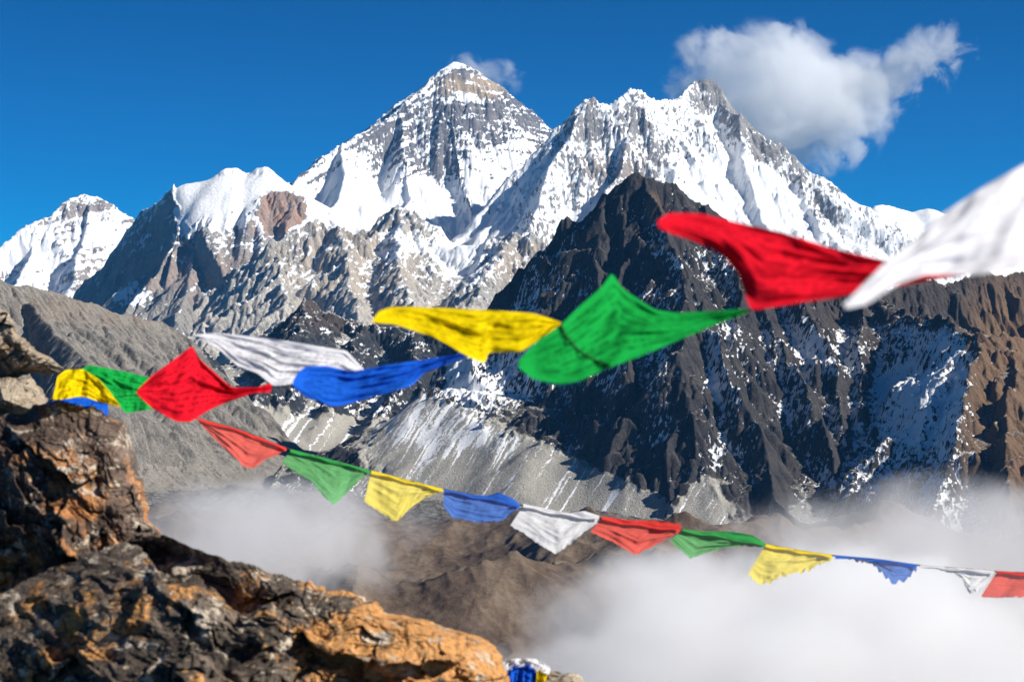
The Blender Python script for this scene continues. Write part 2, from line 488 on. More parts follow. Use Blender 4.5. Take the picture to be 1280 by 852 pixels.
# --- far left snow peak
def mask_left(i):
    px, py = i['px'], i['py']
    s = 0.80 - 0.35 * (i['bslope'] - 0.9) + 0.3 * fbm(i['X'] / 380, i['Z'] / 260, 4, 33) + 0.5 * fbm(i['X'] / 55, i['Z'] / 42, 4, 34, 0.65) + 0.4 * strat(i, 0.35, 700, 70, 35)
    s = s - 0.25 * ell(px, py, 108, 252, 35, 14) + 0.45 * ell(px, py, 40, 320, 50, 30) + 0.3 * ell(px, py, 130, 290, 30, 30)
    return dict(snow=s, scree=0 * s, tint=0.15 + 0 * s)
R_CH = [
    dict(p=[(-60, 345, 25.6), (0, 306, 26.0), (40, 276, 26.4), (66, 262, 26.6), (85, 248, 26.8), (100, 243, 27), (124, 245, 27), (145, 258, 27.1), (162, 269, 27.2), (210, 300, 27.4), (300, 360, 27.5)], s=(1.2, 0.95), rib=0.4, rl=380, foot=1200, fs=0.6),
    dict(p=[(112, 244, 27), (108, 275, 26.5), (100, 310, 25.9), (90, 350, 25.2)], s=(0.95, 0.95), rib=0.35, rl=300),
    dict(p=[(48, 272, 26.5), (40, 310, 25.9), (20, 350, 25.3)], s=(0.95, 0.95), rib=0.35, rl=300),
]
build_mountain('mountain', 'snowy peak at the far left of the range', R_CH, (-8200, -3200), (24000, 28500), 14, -500, M_HI, mask_left, warp=35, rough=80, rwl=700, seed=4, ero=ERO)

# --- snow dome with the shaded rock flank and the brown cliff
def mask_dome(i):
    px, py = i['px'], i['py']
    edge = 288 + 14 * fbm(px / 26, py / 90, 3, 41)
    s = 0.38 - 0.2 * (i['bslope'] - 1.0) + 0.25 * fbm(i['X'] / 220, i['Z'] / 150, 4, 43) + 0.5 * fbm(i['X'] / 48, i['Z'] / 40, 4, 44, 0.65)
    s = s + 1.1 * (1 - sst(edge - 8, edge + 8, py)) * sst(208, 222, px - 0.25 * (py - 240))
    s = s + 0.22 * (1 - sst(-10, 10, px - 215 + 0.42 * (py - 225))) + 0.25 * fbm(i['X'] / 90, i['Z'] / 60, 3, 46) * (1 - sst(-10, 10, px - 215 + 0.42 * (py - 225)))
    cl = ell(px, py, 352, 263, 33, 27, 0.25) * sst(-6, 6, (px - 322) * 0.8 + (py - 245) * 0.55)
    s = s - 1.6 * cl - 0.3 * sst(300, 340, py) + 0.7 * ell(px, py, 168, 370, 22, 18)
    s = s - 0.7 * ell(px, py, 300, 262, 15, 8) - 0.5 * ell(px, py, 330, 285, 30, 10)
    t = ell(px, py, 350, 266, 40, 32, 0.4) * np.clip(0.65 + 0.5 * fbm(px / 9, py / 30, 3, 47), 0, 1) + 0.35 * ell(px, py, 240, 345, 80, 30)
    sc_ = 0.25 + 0.7 * sst(330, 400, py) - 0.4 * (i['bslope'] - 0.8)
    return dict(snow=s, scree=sc_, tint=t, smooth=0.98 * (1 - sst(edge - 20, edge + 4, py)) * sst(208, 225, px) * (1 - cl))
R_DO = [
    dict(p=[(219, 223, 20.9), (250, 219, 21.0), (272, 215, 21.0), (283, 209, 21.05), (294, 208, 21.1), (303, 213, 21.1), (312, 214, 21.1), (322, 209, 21.1), (335, 208, 21.1), (347, 215, 21.1), (366, 232, 21.1), (390, 255, 21.2), (430, 270, 21.4)], s=(0.9, 0.62), cap=(4, 0), rib=0.05, rl=300, foot=900, fs=0.8),
    dict(p=[(70, 430, 23.2), (95, 362, 23.0), (130, 330, 22.5), (158, 287, 22.0), (180, 262, 21.6), (200, 247, 21.2), (210, 240, 21.0), (217, 233, 20.92)], s=(1.0, 1.8), rib=0.4, rl=170, foot=2500, fs=1.2),
    dict(p=[(220, 231, 20.85), (226, 256, 20.5), (218, 295, 20.1), (192, 345, 19.6), (160, 385, 19.2), (140, 420, 18.9)], s=(0.75, 2.0), cap=(0, 3), rib=0.25, rl=240, foot=2500, fs=0.8),
    dict(p=[(372, 240, 20.9), (388, 262, 20.5), (392, 285, 20.3), (395, 330, 19.4), (390, 370, 18.8), (380, 400, 18.4)], s=(1.0, 1.1), rib=0.35, rl=220, foot=700, fs=0.8),
    dict(p=[(300, 285, 20.2), (298, 330, 19.5), (300, 370, 18.9), (305, 405, 18.4)], s=(0.68, 0.68), cap=(2, 0), rib=0.35, rl=200, foot=600, fs=0.7),
    dict(p=[(250, 290, 20.2), (240, 330, 19.6), (230, 370, 19.0), (220, 400, 18.5)], s=(0.68, 0.68), cap=(2, 0), rib=0.35, rl=200, foot=600, fs=0.7),
]
build_mountain('mountain', 'rounded snow dome with a bare brown cliff on its right', R_DO, (-5600, -1000), (17600, 24200), 11, -500, M_HI, mask_dome, warp=22, wl=400, rough=42, rwl=420, seed=5, ero=ERO)

# --- grey buttresses under the snows
def mask_grey(i):
    px, py = i['px'], i['py']
    s = 0.38 - 0.3 * (i['bslope'] - 0.9) + 0.25 * fbm(i['X'] / 200, i['Z'] / 160, 4, 53) + 0.55 * fbm(i['X'] / 45, i['Z'] / 40, 4, 54, 0.65)
    s = s + 0.7 * ell(px, py, 575, 315, 40, 32) + 0.5 * ell(px, py, 500, 305, 28, 22) - 0.35 * sst(345, 400, py)
    t = 0.35 * ell(px, py, 440, 330, 90, 60) + 0.4 * ell(px, py, 640, 325, 60, 25)
    sc_ = 0.30 + 0.5 * sst(340, 400, py) - 0.5 * (i['bslope'] - 0.8) + 0.2 * fbm(i['X'] / 300, i['Y'] / 300, 3, 55)
    return dict(snow=s, scree=sc_, tint=t)
R_GR = [
    dict(p=[(340, 300, 19.2), (400, 272, 19.6), (425, 282, 19.5), (455, 296, 19.4), (480, 280, 19.8), (500, 257, 20.1), (515, 272, 19.9), (535, 290, 19.8), (560, 310, 19.6), (600, 300, 19.6), (640, 285, 19.5), (690, 300, 19.3), (760, 330, 19.2)], s=(1.0, 1.05), rib=0.4, rl=220, foot=900, fs=0.75),
    dict(p=[(425, 282, 19.5), (432, 320, 18.9), (440, 360, 18.1), (450, 395, 17.4), (470, 430, 16.8)], s=(0.62, 0.64), rib=0.4, rl=180, foot=600, fs=0.7),
    dict(p=[(500, 257, 20.1), (497, 300, 19.3), (500, 340, 18.4), (515, 375, 17.6), (520, 420, 16.9)], s=(0.62, 0.64), rib=0.4, rl=180, foot=600, fs=0.7),
    dict(p=[(640, 285, 19.5), (625, 320, 18.9), (600, 345, 18.2), (590, 380, 17.5)], s=(0.64, 0.64), rib=0.4, rl=180, foot=600, fs=0.7),
    dict(p=[(700, 300, 19.3), (690, 330, 18.6), (670, 360, 18.0)], s=(0.64, 0.64), rib=0.4, rl=180, foot=600, fs=0.7),
    dict(p=[(350, 300, 19.3), (352, 345, 18.6), (355, 385, 17.9), (350, 420, 17.2)], s=(0.62, 0.64), rib=0.4, rl=180, foot=600, fs=0.7),
]
build_mountain('mountain', 'grey rock buttresses below the snowfields of the tallest peak', R_GR, (-3200, 1500), (15800, 21200), 11, -500, M_GY, mask_grey, warp=45, wl=420, rough=80, rwl=300, seed=6, ero=ERO)

# --- bare scree ridge at the left
def mask_scree(i):
    s = -0.25 + 0.3 * fbm(i['X'] / 150, i['Z'] / 120, 4, 63) + 0 * i['px']
    return dict(snow=s, scree=0.75 - 0.9 * (i['bslope'] - 0.62) - 1.2 * i['conv'] + 0.55 * fbm((i['X'] + i['Y'] * 0.9) / 22, (i['X'] - i['Y']) / 260, 4, 65), tint=0.4 * ell(i['px'], i['py'], 150, 380, 120, 25))
R_SC = [
    dict(p=[(-120, 320, 8.4), (-40, 338, 8.6), (10, 352, 8.8), (60, 362, 9.0), (110, 377, 9.2), (160, 392, 9.4), (205, 402, 9.6), (222, 412, 9.65)], s=(0.8, 0.62), cap=(0, 1.6), rib=0.3, rl=160, foot=900, fs=0.55),
    dict(p=[(10, 352, 8.8), (60, 400, 8.3), (110, 450, 7.8), (125, 470, 7.7)], s=(0.9, 0.9), cap=(0, 2), rib=0.3, rl=90, foot=900, fs=0.8),
    dict(p=[(205, 402, 9.6), (180, 430, 9.2), (172, 470, 8.8), (175, 510, 8.5)], s=(1.3, 0.62), cap=(0, 1), rib=0.3, rl=90, foot=1200, fs=0.55),
]
build_mountain('mountain', 'bare grey scree ridge sloping down from the left edge', R_SC, (-3000, -700), (6300, 10800), 6, -520, M_SC, mask_scree, warp=14, wl=250, rough=22, rwl=220, seed=7, ero=ERO)

# --- snow streaked crags in the middle
def mask_crag(i):
    px, py = i['px'], i['py']
    s = 0.24 - 0.2 * (i['bslope'] - 0.9) + 0.25 * fbm(i['X'] / 90, i['Z'] / 70, 4, 73) + 0.40 * fbm(i['X'] / 18, i['Z'] / 16, 4, 74, 0.7)
    s = s + 0.5 * sst(470, 560, py) * (0.5 + 0.6 * fbm(i['X'] / 40 - i['Y'] / 80, i['Y'] / 300, 3, 77))
    fan = sst(-8, 10, py - (505 + 0.12 * (px - 300) + 16 * fbm(px / 30, py / 200, 3, 78)))
    s = s * (1 - fan) + fan * (0.30 + 0.6 * fbm((i['px0'] + i['py0'] * 0.7) / 7, (i['py0'] - i['px0']) / 300, 3, 79))
    sc_ = 1.2 * fan + (1 - fan) * (0.6 - 0.9 * (i['bslope'] - 0.5))
    return dict(snow=s, scree=sc_, tint=0.3 * ell(px, py, 420, 385, 60, 30), smooth=0.9 * fan)
R_CR = [
    dict(p=[(330, 425, 11.2), (365, 392, 11.0), (384, 373, 10.9), (405, 385, 10.9), (450, 400, 10.9), (500, 410, 10.8), (560, 420, 10.6), (640, 410, 10.4)], s=(0.9, 0.95), rib=0.4, rl=130, foot=450, fs=0.6),
    dict(p=[(384, 373, 10.9), (370, 410, 10.4), (350, 450, 9.9), (325, 490, 9.4), (300, 515, 9.1)], s=(0.7, 0.95), rib=0.4, rl=90, foot=260, fs=0.55),
    dict(p=[(450, 400, 10.9), (440, 440, 10.3), (415, 480, 9.8), (395, 515, 9.4), (370, 540, 9.1)], s=(0.75, 0.95), rib=0.4, rl=90, foot=260, fs=0.55),
    dict(p=[(520, 412, 10.7), (520, 450, 10.1), (500, 490, 9.6), (470, 520, 9.2), (440, 548, 8.9)], s=(0.75, 0.95), rib=0.4, rl=90, foot=260, fs=0.55),
    dict(p=[(230, 425, 10.6), (250, 440, 10.3), (270, 470, 9.9), (260, 510, 9.4)], s=(0.75, 0.95), rib=0.4, rl=90, foot=260, fs=0.55),
]
build_mountain('mountain', 'broken dark crags streaked with snow below the grey buttresses', R_CR, (-2000, 500), (8000, 12200), 6, -520, M_DK, mask_crag, warp=26, wl=240, rough=55, rwl=200, seed=8, ero=ERO)

# --- the big dark mountain
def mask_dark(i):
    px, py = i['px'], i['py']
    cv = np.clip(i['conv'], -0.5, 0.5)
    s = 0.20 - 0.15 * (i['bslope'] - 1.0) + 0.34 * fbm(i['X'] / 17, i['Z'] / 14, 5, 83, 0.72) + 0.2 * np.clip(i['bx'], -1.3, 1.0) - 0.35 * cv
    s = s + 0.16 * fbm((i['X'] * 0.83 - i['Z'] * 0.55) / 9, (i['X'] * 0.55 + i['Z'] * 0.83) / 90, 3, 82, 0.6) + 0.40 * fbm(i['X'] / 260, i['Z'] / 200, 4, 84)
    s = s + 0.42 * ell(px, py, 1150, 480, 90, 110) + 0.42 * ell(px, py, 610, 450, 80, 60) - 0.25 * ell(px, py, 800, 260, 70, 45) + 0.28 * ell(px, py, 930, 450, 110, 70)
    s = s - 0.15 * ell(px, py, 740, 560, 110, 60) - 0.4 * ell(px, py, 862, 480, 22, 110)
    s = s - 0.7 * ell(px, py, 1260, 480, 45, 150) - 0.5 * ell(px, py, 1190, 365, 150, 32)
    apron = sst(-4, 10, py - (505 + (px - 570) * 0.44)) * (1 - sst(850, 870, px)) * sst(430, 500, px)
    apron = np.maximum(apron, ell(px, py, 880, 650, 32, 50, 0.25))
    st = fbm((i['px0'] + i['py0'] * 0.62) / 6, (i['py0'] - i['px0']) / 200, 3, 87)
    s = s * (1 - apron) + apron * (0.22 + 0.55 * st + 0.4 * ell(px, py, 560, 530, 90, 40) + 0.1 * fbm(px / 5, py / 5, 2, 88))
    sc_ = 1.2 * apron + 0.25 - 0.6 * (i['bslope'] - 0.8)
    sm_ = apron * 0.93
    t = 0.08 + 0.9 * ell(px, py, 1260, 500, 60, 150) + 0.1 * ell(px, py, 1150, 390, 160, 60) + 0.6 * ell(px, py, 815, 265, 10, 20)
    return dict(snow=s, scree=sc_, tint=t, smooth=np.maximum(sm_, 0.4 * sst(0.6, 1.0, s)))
R_BK = [
    # summit ridge: left end to the far right
    dict(p=[(480, 525, 8.0), (520, 495, 8.1), (560, 460, 8.2), (600, 420, 8.25), (640, 378, 8.3), (672, 355, 8.35), (700, 318, 8.4), (720, 290, 8.45), (735, 270, 8.5), (760, 240, 8.5), (785, 223, 8.5), (808, 220, 8.5), (830, 224, 8.5), (850, 238, 8.5), (875, 257, 8.5), (905, 275, 8.5), (960, 310, 8.5), (1020, 345, 8.5), (1080, 362, 8.5), (1140, 352, 8.6), (1200, 344, 8.75), (1280, 334, 8.95), (1380, 320, 9.2)], s=(1.1, 1.25), rib=0.85, rl=150, foot=900, fs=0.7),
    # spurs towards the viewer
    dict(p=[(808, 220, 8.5), (818, 255, 8.3), (845, 310, 8.0), (872, 370, 7.7), (900, 430, 7.4), (925, 500, 7.1), (955, 570, 6.9), (990, 650, 6.6)], s=(1.25, 1.3), rib=0.85, rl=110, foot=520, fs=0.9),
    dict(p=[(735, 270, 8.5), (750, 330, 8.2), (765, 400, 7.8), (790, 470, 7.4), (815, 530, 7.15), (845, 570, 7.0), (880, 625, 6.85), (890, 660, 6.8)], s=(1.2, 1.3), rib=0.85, rl=100, foot=420, fs=0.85),
    dict(p=[(640, 378, 8.3), (665, 430, 8.0), (690, 480, 7.75), (715, 520, 7.6)], s=(1.0, 1.2), rib=0.75, rl=100, foot=300, fs=0.85),
    dict(p=[(875, 257, 8.5), (925, 330, 8.1), (965, 400, 7.75), (1000, 470, 7.4), (1030, 540, 7.1), (1060, 620, 6.8), (1090, 690, 6.5)], s=(1.25, 1.2), rib=0.85, rl=100, foot=480, fs=0.85),
    dict(p=[(845, 310, 8.0), (858, 380, 7.6), (850, 440, 7.3), (862, 500, 7.1)], s=(1.0, 1.1), rib=0.7, rl=70, foot=220, fs=0.9),
    dict(p=[(925, 330, 8.1), (928, 400, 7.65), (915, 450, 7.4), (930, 520, 7.15)], s=(1.0, 1.1), rib=0.7, rl=70, foot=220, fs=0.9),
    dict(p=[(1020, 345, 8.5), (1022, 400, 7.95), (1010, 450, 7.6), (1025, 520, 7.3), (1030, 570, 7.1)], s=(1.0, 1.1), rib=0.7, rl=70, foot=220, fs=0.9),
    dict(p=[(1080, 362, 8.5), (1082, 410, 7.9), (1075, 470, 7.5), (1090, 540, 7.15), (1100, 600, 6.9)], s=(1.0, 1.1), rib=0.7, rl=70, foot=220, fs=0.9),
    dict(p=[(960, 310, 8.5), (1005, 380, 8.0), (1035, 440, 7.6), (1055, 510, 7.3), (1075, 580, 7.0), (1100, 660, 6.7)], s=(1.25, 1.1), rib=0.85, rl=100, foot=450, fs=0.85),
    dict(p=[(1080, 362, 8.5), (1140, 390, 7.9), (1185, 402, 7.5), (1222, 418, 7.2), (1212, 470, 6.9), (1195, 530, 6.65), (1180, 600, 6.4), (1170, 660, 6.2)], s=(0.8, 1.15), rib=0.7, rl=90, foot=480, fs=0.8),
    dict(p=[(1222, 418, 7.2), (1260, 424, 7.3), (1300, 430, 7.45), (1380, 436, 7.7)], s=(0.8, 0.75), rib=0.6, rl=90, foot=620, fs=0.65),
    dict(p=[(1268, 425, 7.3), (1266, 490, 6.8), (1262, 560, 6.45), (1258, 620, 6.2)], s=(0.8, 0.9), rib=0.6, rl=80, foot=320, fs=0.7),
    # scree aprons at its foot
    dict(p=[(560, 485, 8.0), (640, 500, 7.75), (700, 530, 7.45), (760, 570, 7.25), (830, 630, 7.0)], s=(0.52, 0.52), rib=0.12, rl=120, foot=1500, fs=0.5),
    dict(p=[(890, 610, 6.9), (892, 625, 6.8), (905, 690, 6.4)], s=(0.5, 0.5), rib=0.12, rl=80, foot=1500, fs=0.5),
]
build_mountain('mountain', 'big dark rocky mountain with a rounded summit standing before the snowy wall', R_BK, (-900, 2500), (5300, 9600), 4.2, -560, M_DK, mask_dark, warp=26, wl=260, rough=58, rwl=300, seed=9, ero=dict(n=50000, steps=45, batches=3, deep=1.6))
#%%END_MOUNTAINS

#%%GROUND
# ---------------------------------------------------------------- ground: from the summit under the camera, over the valley, to the horizon
def build_ground():
    r = np.concatenate([np.geomspace(2.5, 900, 200), np.geomspace(910, 3000, 160), np.geomspace(3006, 10500, 800), np.geomspace(10600, 29000, 60)])
    th = np.concatenate([np.linspace(-180, -20, 60), np.linspace(-19, 19, 950), np.linspace(20, 180, 60)])
    TH, RR = np.meshgrid(np.radians(th), r)
    X, Y = RR * np.sin(TH), RR * np.cos(TH)
    zr = np.interp(r, [0, 6.5, 60, 450, 900, 1600, 2600, 3600, 5000, 6500, 8000, 10500, 20000, 110000],
                   [-1.75, -1.75, -42, -330, -560, -660, -650, -620, -545, -490, -462, -450, -500, -900])
    Z = np.repeat(zr[:, None], X.shape[1], 1)
    far = sst(900, 2200, RR) * (1 - sst(9000, 20000, RR))
    # brown hills on the near side of the valley and the hummocky moraine beyond
    hb = sst(5900, 4800, RR) if False else 1 - sst(5600, 7400, RR + 260 * fbm(X / 900, Y / 900, 3, 101))
    Z = Z + far * hb * (240 * (rdg(X / 1100 + 0.35, Y / 1500 + 0.2, 6, 102, 0.45) - 0.45) + 10 * fbm(X / 160, Y / 160, 4, 103))
    mor = far * (1 - hb)
    Z = Z + mor * (16 * fbm(X / 320, Y / 500, 3, 104) + 11 * rdg(X / 60, Y / 90, 4, 105))
    Z = Z + (1 - sst(0, 1500, RR)) * sst(4, 40, RR) * RR * 0.05 * fbm(X / 40, Y / 40, 5, 106)
    Z = Z + (1 - sst(30, 90, RR)) * 0.06 * fbm(X / 0.8, Y / 0.8, 4, 107)
    br = hb * sst(1500, 2500, RR)
    m = NT('valley_ground')
    p = m.pos()
    n1 = m.noise(p, 1 / 220, 6, 0.6); n2 = m.noise(p, 1 / 24, 6, 0.7); n3 = m.noise(p, 1 / 7, 3, 0.7)
    brown = m.ramp(m.math('ADD', m.math('MULTIPLY', n1, 0.6), m.math('MULTIPLY', n2, 0.4)), [(0.36, (0.06, 0.042, 0.030)), (0.47, (0.11, 0.077, 0.054)), (0.55, (0.15, 0.112, 0.08)), (0.66, (0.20, 0.165, 0.13))])
    grey = m.ramp(m.math('ADD', m.math('MULTIPLY', n2, 0.5), m.math('MULTIPLY', n3, 0.5)), [(0.34, (0.04, 0.04, 0.04)), (0.47, (0.10, 0.097, 0.093)), (0.56, (0.17, 0.163, 0.155)), (0.66, (0.55, 0.54, 0.53))])
    grey = m.mix(m.step(n1, 0.45, 0.62, 0.0, 0.8), grey, m.mix(m.step(n2, 0.35, 0.6), (0.055, 0.042, 0.033), (0.15, 0.115, 0.085)))
    f = m.step(m.math('ADD', m.attr('brown'), m.math('MULTIPLY', m.math('SUBTRACT', n2, 0.5), 0.8)), 0.4, 0.6)
    m.bsdf(m.mix(f, grey, brown), 0.95, m.bump(n2, 0.7, 8.0), 0.1)
    o = mesh_grid('ground', X, Y, Z, m.m, dict(brown=br))
    tag(o, kind='structure')
build_ground()

#%%AIR
# ---------------------------------------------------------------- cloud and fog: closed bodies of vapour
def icosphere(name, sub=3):
    import bmesh
    bm = bmesh.new(); bmesh.ops.create_icosphere(bm, subdivisions=sub, radius=1.0)
    me = bpy.data.meshes.new(name); bm.to_mesh(me); bm.free()
    return me

def vapour(name, label, cat, c, radii, dens, nscale, thr, amp, soft=0.25, roll=0.0, flat=1.0, seed=0.0, col=(1, 1, 1), aniso=0.3, step=0.5, det=5, rough=0.55, power=2.0):
    """ellipsoid body whose density is one minus the distance to its heart, broken up by noise"""
    me = icosphere(name)
    o = bpy.data.objects.new(name, me); COL.objects.link(o)
    o.location = c; o.scale = radii; o.rotation_euler = (0, roll, 0)
    m = NT(name + '_vapour')
    p = m.pos()
    ln = m.n('ShaderNodeVectorMath'); ln.operation = 'LENGTH'; m.set(ln.inputs[0], p)
    rad = m.math('POWER', ln.outputs['Value'], power)
    k = max(radii)
    q = m.mapv(p, tuple(a / k for a in radii), loc=(seed, seed * 0.7, seed * 1.3))
    nz = m.noise(q, nscale, det, rough, 0.4)
    d = m.math('ADD', m.math('SUBTRACT', thr, rad), m.math('MULTIPLY', m.math('SUBTRACT', nz, 0.5), amp))
    d = m.math('MULTIPLY', m.step(d, 0.0, soft), m.step(ln.outputs['Value'], 0.8, 0.99, 1.0, 0.0))
    v = m.n('ShaderNodeVolumePrincipled')
    v.inputs['Color'].default_value = col + (1,)
    v.inputs['Anisotropy'].default_value = aniso
    m.set(v.inputs['Density'], m.math('MULTIPLY', d, dens))
    m.t.links.new(v.outputs[0], m.out.inputs['Volume'])
    m.m.cycles.volume_step_rate = step
    me.materials.append(m.m)
    return tag(o, label, cat, None, 'stuff')

def mpp(d): return d / FPX
D = 33500.0
vapour('cloud', 'big white cumulus cloud rising behind the dark summit of the snowy wall', 'cloud', P(972, 124, D), (172 * mpp(D), 1500, 112 * mpp(D)), 0.0017, 2.3, 0.60, 3.2, 0.22, roll=R(10), seed=3.0, det=9, rough=0.62, aniso=0.0)
vapour('cloud', 'ragged cloud tail trailing to the upper right of the big white cloud', 'cloud', P(1118, 98, D + 300), (138 * mpp(D), 800, 64 * mpp(D)), 0.0016, 2.6, 0.40, 3.8, 0.3, roll=R(-26), seed=8.0, det=9, rough=0.64, aniso=0.0)
vapour('cloud', 'thin plume of cloud streaming from the top of the tallest peak', 'cloud', P(608, 93, D - 300), (64 * mpp(D), 300, 36 * mpp(D)), 0.0028, 2.2, 0.50, 2.8, 0.7, roll=R(14), seed=5.0, det=8, aniso=0.0)
vapour('fog', 'bright fog bank filling the valley at the lower right', 'fog', P(1010, 905, 2700), (560 * mpp(2700), 800, 258 * mpp(2700)), 0.008, 3.6, 0.62, 3.0, 0.35, seed=1.0, det=6, rough=0.52, aniso=0.0, col=(0.99, 0.985, 0.98))
vapour('fog', 'thin fog rising before the foot of the dark mountain at the right', 'fog', P(1190, 705, 3900), (400 * mpp(3900), 700, 135 * mpp(3900)), 0.0042, 3.0, 0.56, 3.0, 0.7, seed=2.0, det=7, aniso=0.0, col=(0.985, 0.975, 0.97))
vapour('fog', 'fog patch lying over the valley floor beside the rocks at the left', 'fog', P(310, 680, 3300), (280 * mpp(3300), 600, 115 * mpp(3300)), 0.0055, 2.8, 0.52, 3.0, 0.6, seed=4.0, det=7, aniso=0.0, col=(0.985, 0.975, 0.97))

def haze():
    import bmesh
    bm = bmesh.new(); bmesh.ops.create_cube(bm, size=1.0)
    me = bpy.data.meshes.new('haze'); bm.to_mesh(me); bm.free()
    o = bpy.data.objects.new('haze', me); COL.objects.link(o)
    o.scale = (58600, 58600, 4560); o.location = (0, 0, 4560 / 2 - 960)
    m = NT('thin_mountain_air')
    v = m.n('ShaderNodeVolumePrincipled')
    v.inputs['Color'].default_value = (0.12, 0.46, 1.0, 1)
    v.inputs['Density'].default_value = HAZE
    v.inputs['Anisotropy'].default_value = 0.0
    m.t.links.new(v.outputs[0], m.out.inputs['Volume'])
    me.materials.append(m.m)
    tag(o, 'thin blue air over the valley and mountains', 'haze', None, 'stuff')
HAZE = 6e-6
haze()

#%%FOREGROUND
# ---------------------------------------------------------------- foreground rocks
def star_boundary(poly, n, seed, jag):
    poly = np.array(poly, float)
    c = poly.mean(0)
    th = np.linspace(0, 2 * np.pi, n, endpoint=False)
    dx, dy = np.cos(th), np.sin(th)
    best = np.zeros(n)
    for a, b in zip(poly, np.roll(poly, -1, 0)):
        ex, ey = b - a
        den = dx * ey - dy * ex
        with np.errstate(divide='ignore', invalid='ignore'):
            t = ((a[0] - c[0]) * ey - (a[1] - c[1]) * ex) / den
            u = ((a[0] - c[0]) * dy - (a[1] - c[1]) * dx) / den
        ok = (t > 0) & (u >= -1e-6) & (u <= 1 + 1e-6) & np.isfinite(t)
        best = np.maximum(best, np.where(ok, t, 0))
    bx, by = c[0] + dx * best, c[1] + dy * best
    k = 1 + (jag / np.maximum(best, 1)) * fbm(bx / 22, by / 22, 5, seed, 0.6)
    return c, th, best * k

def boulder(name, label, cat, poly, d, thick, seed, mat, bed=0.2, relief=0.09, jag=5, facets=9, N=900, M=230, bsc=0.2, lean=0.5):
    c, th, rad = star_boundary(poly, N, seed, jag)
    rs = np.random.RandomState(seed)
    u = np.concatenate([np.linspace(0.002, 1, M), np.linspace(1, 0.01, 40)[1:]])
    U, TH = np.meshgrid(u, th)
    PX = c[0] + np.cos(TH) * U * rad[:, None]; PY = c[1] + np.sin(TH) * U * rad[:, None]
    mx, mz = (PX - 640) * d / FPX, (426 - PY) * d / FPX
    # convex polyhedral front
    sx, sz = np.ptp(mx) / 2, np.ptp(mz) / 2
    ux, uz = (mx - mx.mean()) / sx, (mz - mz.mean()) / sz
    F = np.full(mx.shape, 1e9)
    for k in range(facets):
        a = rs.rand() * 2 * np.pi; s = 0.3 + 0.8 * rs.rand()
        F = np.minimum(F, 0.75 + 0.5 * rs.rand() - s * (np.cos(a) * ux + np.sin(a) * uz))
    F = np.clip(F, -0.2, 1.3)
    cb, sb = math.cos(bed), math.sin(bed)
    al, ac = mx * cb + mz * sb, -mx * sb + mz * cb
    wa = al + 0.035 * fbm(mx / 0.12, mz / 0.12, 4, seed + 1); wc = ac + 0.025 * fbm(mx / 0.12, mz / 0.12, 4, seed + 2)
    def shards(size, tiltk, stepk, sd):
        """broken faces: every shard is a flat piece with its own lean and offset"""
        r2 = np.random.RandomState(sd)
        gx0, gx1, gy0, gy1 = wa.min(), wa.max(), wc.min(), wc.max()
        K = int(np.clip((gx1 - gx0) * (gy1 - gy0) / (size * size * 0.45), 6, 400))
        sxp, syp = gx0 + r2.rand(K) * (gx1 - gx0), gy0 + r2.rand(K) * (gy1 - gy0)
        ga, gb, off = r2.randn(K) * tiltk, r2.randn(K) * tiltk, r2.randn(K) * stepk
        bd = np.full(wa.shape, 1e9, np.float32); out = np.zeros(wa.shape, np.float32)
        for k in range(K):
            dd = ((wa - sxp[k]) ** 2 + ((wc - syp[k]) * 2.0) ** 2).astype(np.float32)
            m_ = dd < bd
            bd = np.where(m_, dd, bd)
            out = np.where(m_, off[k] + ga[k] * (wa - sxp[k]) + gb[k] * (wc - syp[k]), out)
        return out
    rel = shards(bsc * 2.4, 0.55, 0.045, seed + 3) + shards(bsc * 0.8, 0.4, 0.012, seed + 4) + shards(bsc * 0.3, 0.35, 0.004, seed + 8)
    rel = rel / relief * 0.6 + 0.22 * (rdg(wa / (bsc * 2), wc / (bsc * 0.7), 5, seed + 5, 0.5) - 0.4) + 0.10 * fbm(wa / 0.05, wc / 0.03, 5, seed + 6, 0.6)
    blk = 0.0
    front = (np.arange(len(u)) < M)[None, :]
    edge = 1 - U ** 7
    dep = np.where(front, -(thick * F + relief * (rel + 0.8 * blk)) * edge, thick * 1.3 * np.sqrt(np.clip(1 - U * U, 0, 1)))
    Dp = d + dep + lean * (mz - mz.mean())
    a_, b_ = (PX - 640) / FPX, (426 - PY) / FPX
    X, Y, Z = a_ * Dp, Dp * (CP - b_ * SP), Dp * (SP + b_ * CP)
    # close the ring
    X, Y, Z = (np.concatenate([q, q[:1]], 0) for q in (X, Y, Z))
    o = mesh_grid(name, X, Y, Z, mat, {})
    me = o.data
    import bmesh
    bm = bmesh.new(); bm.from_mesh(me); bmesh.ops.remove_doubles(bm, verts=bm.verts, dist=1e-5); bmesh.ops.recalc_face_normals(bm, faces=bm.faces); bm.to_mesh(me); bm.free()
    return tag(o, label, cat)

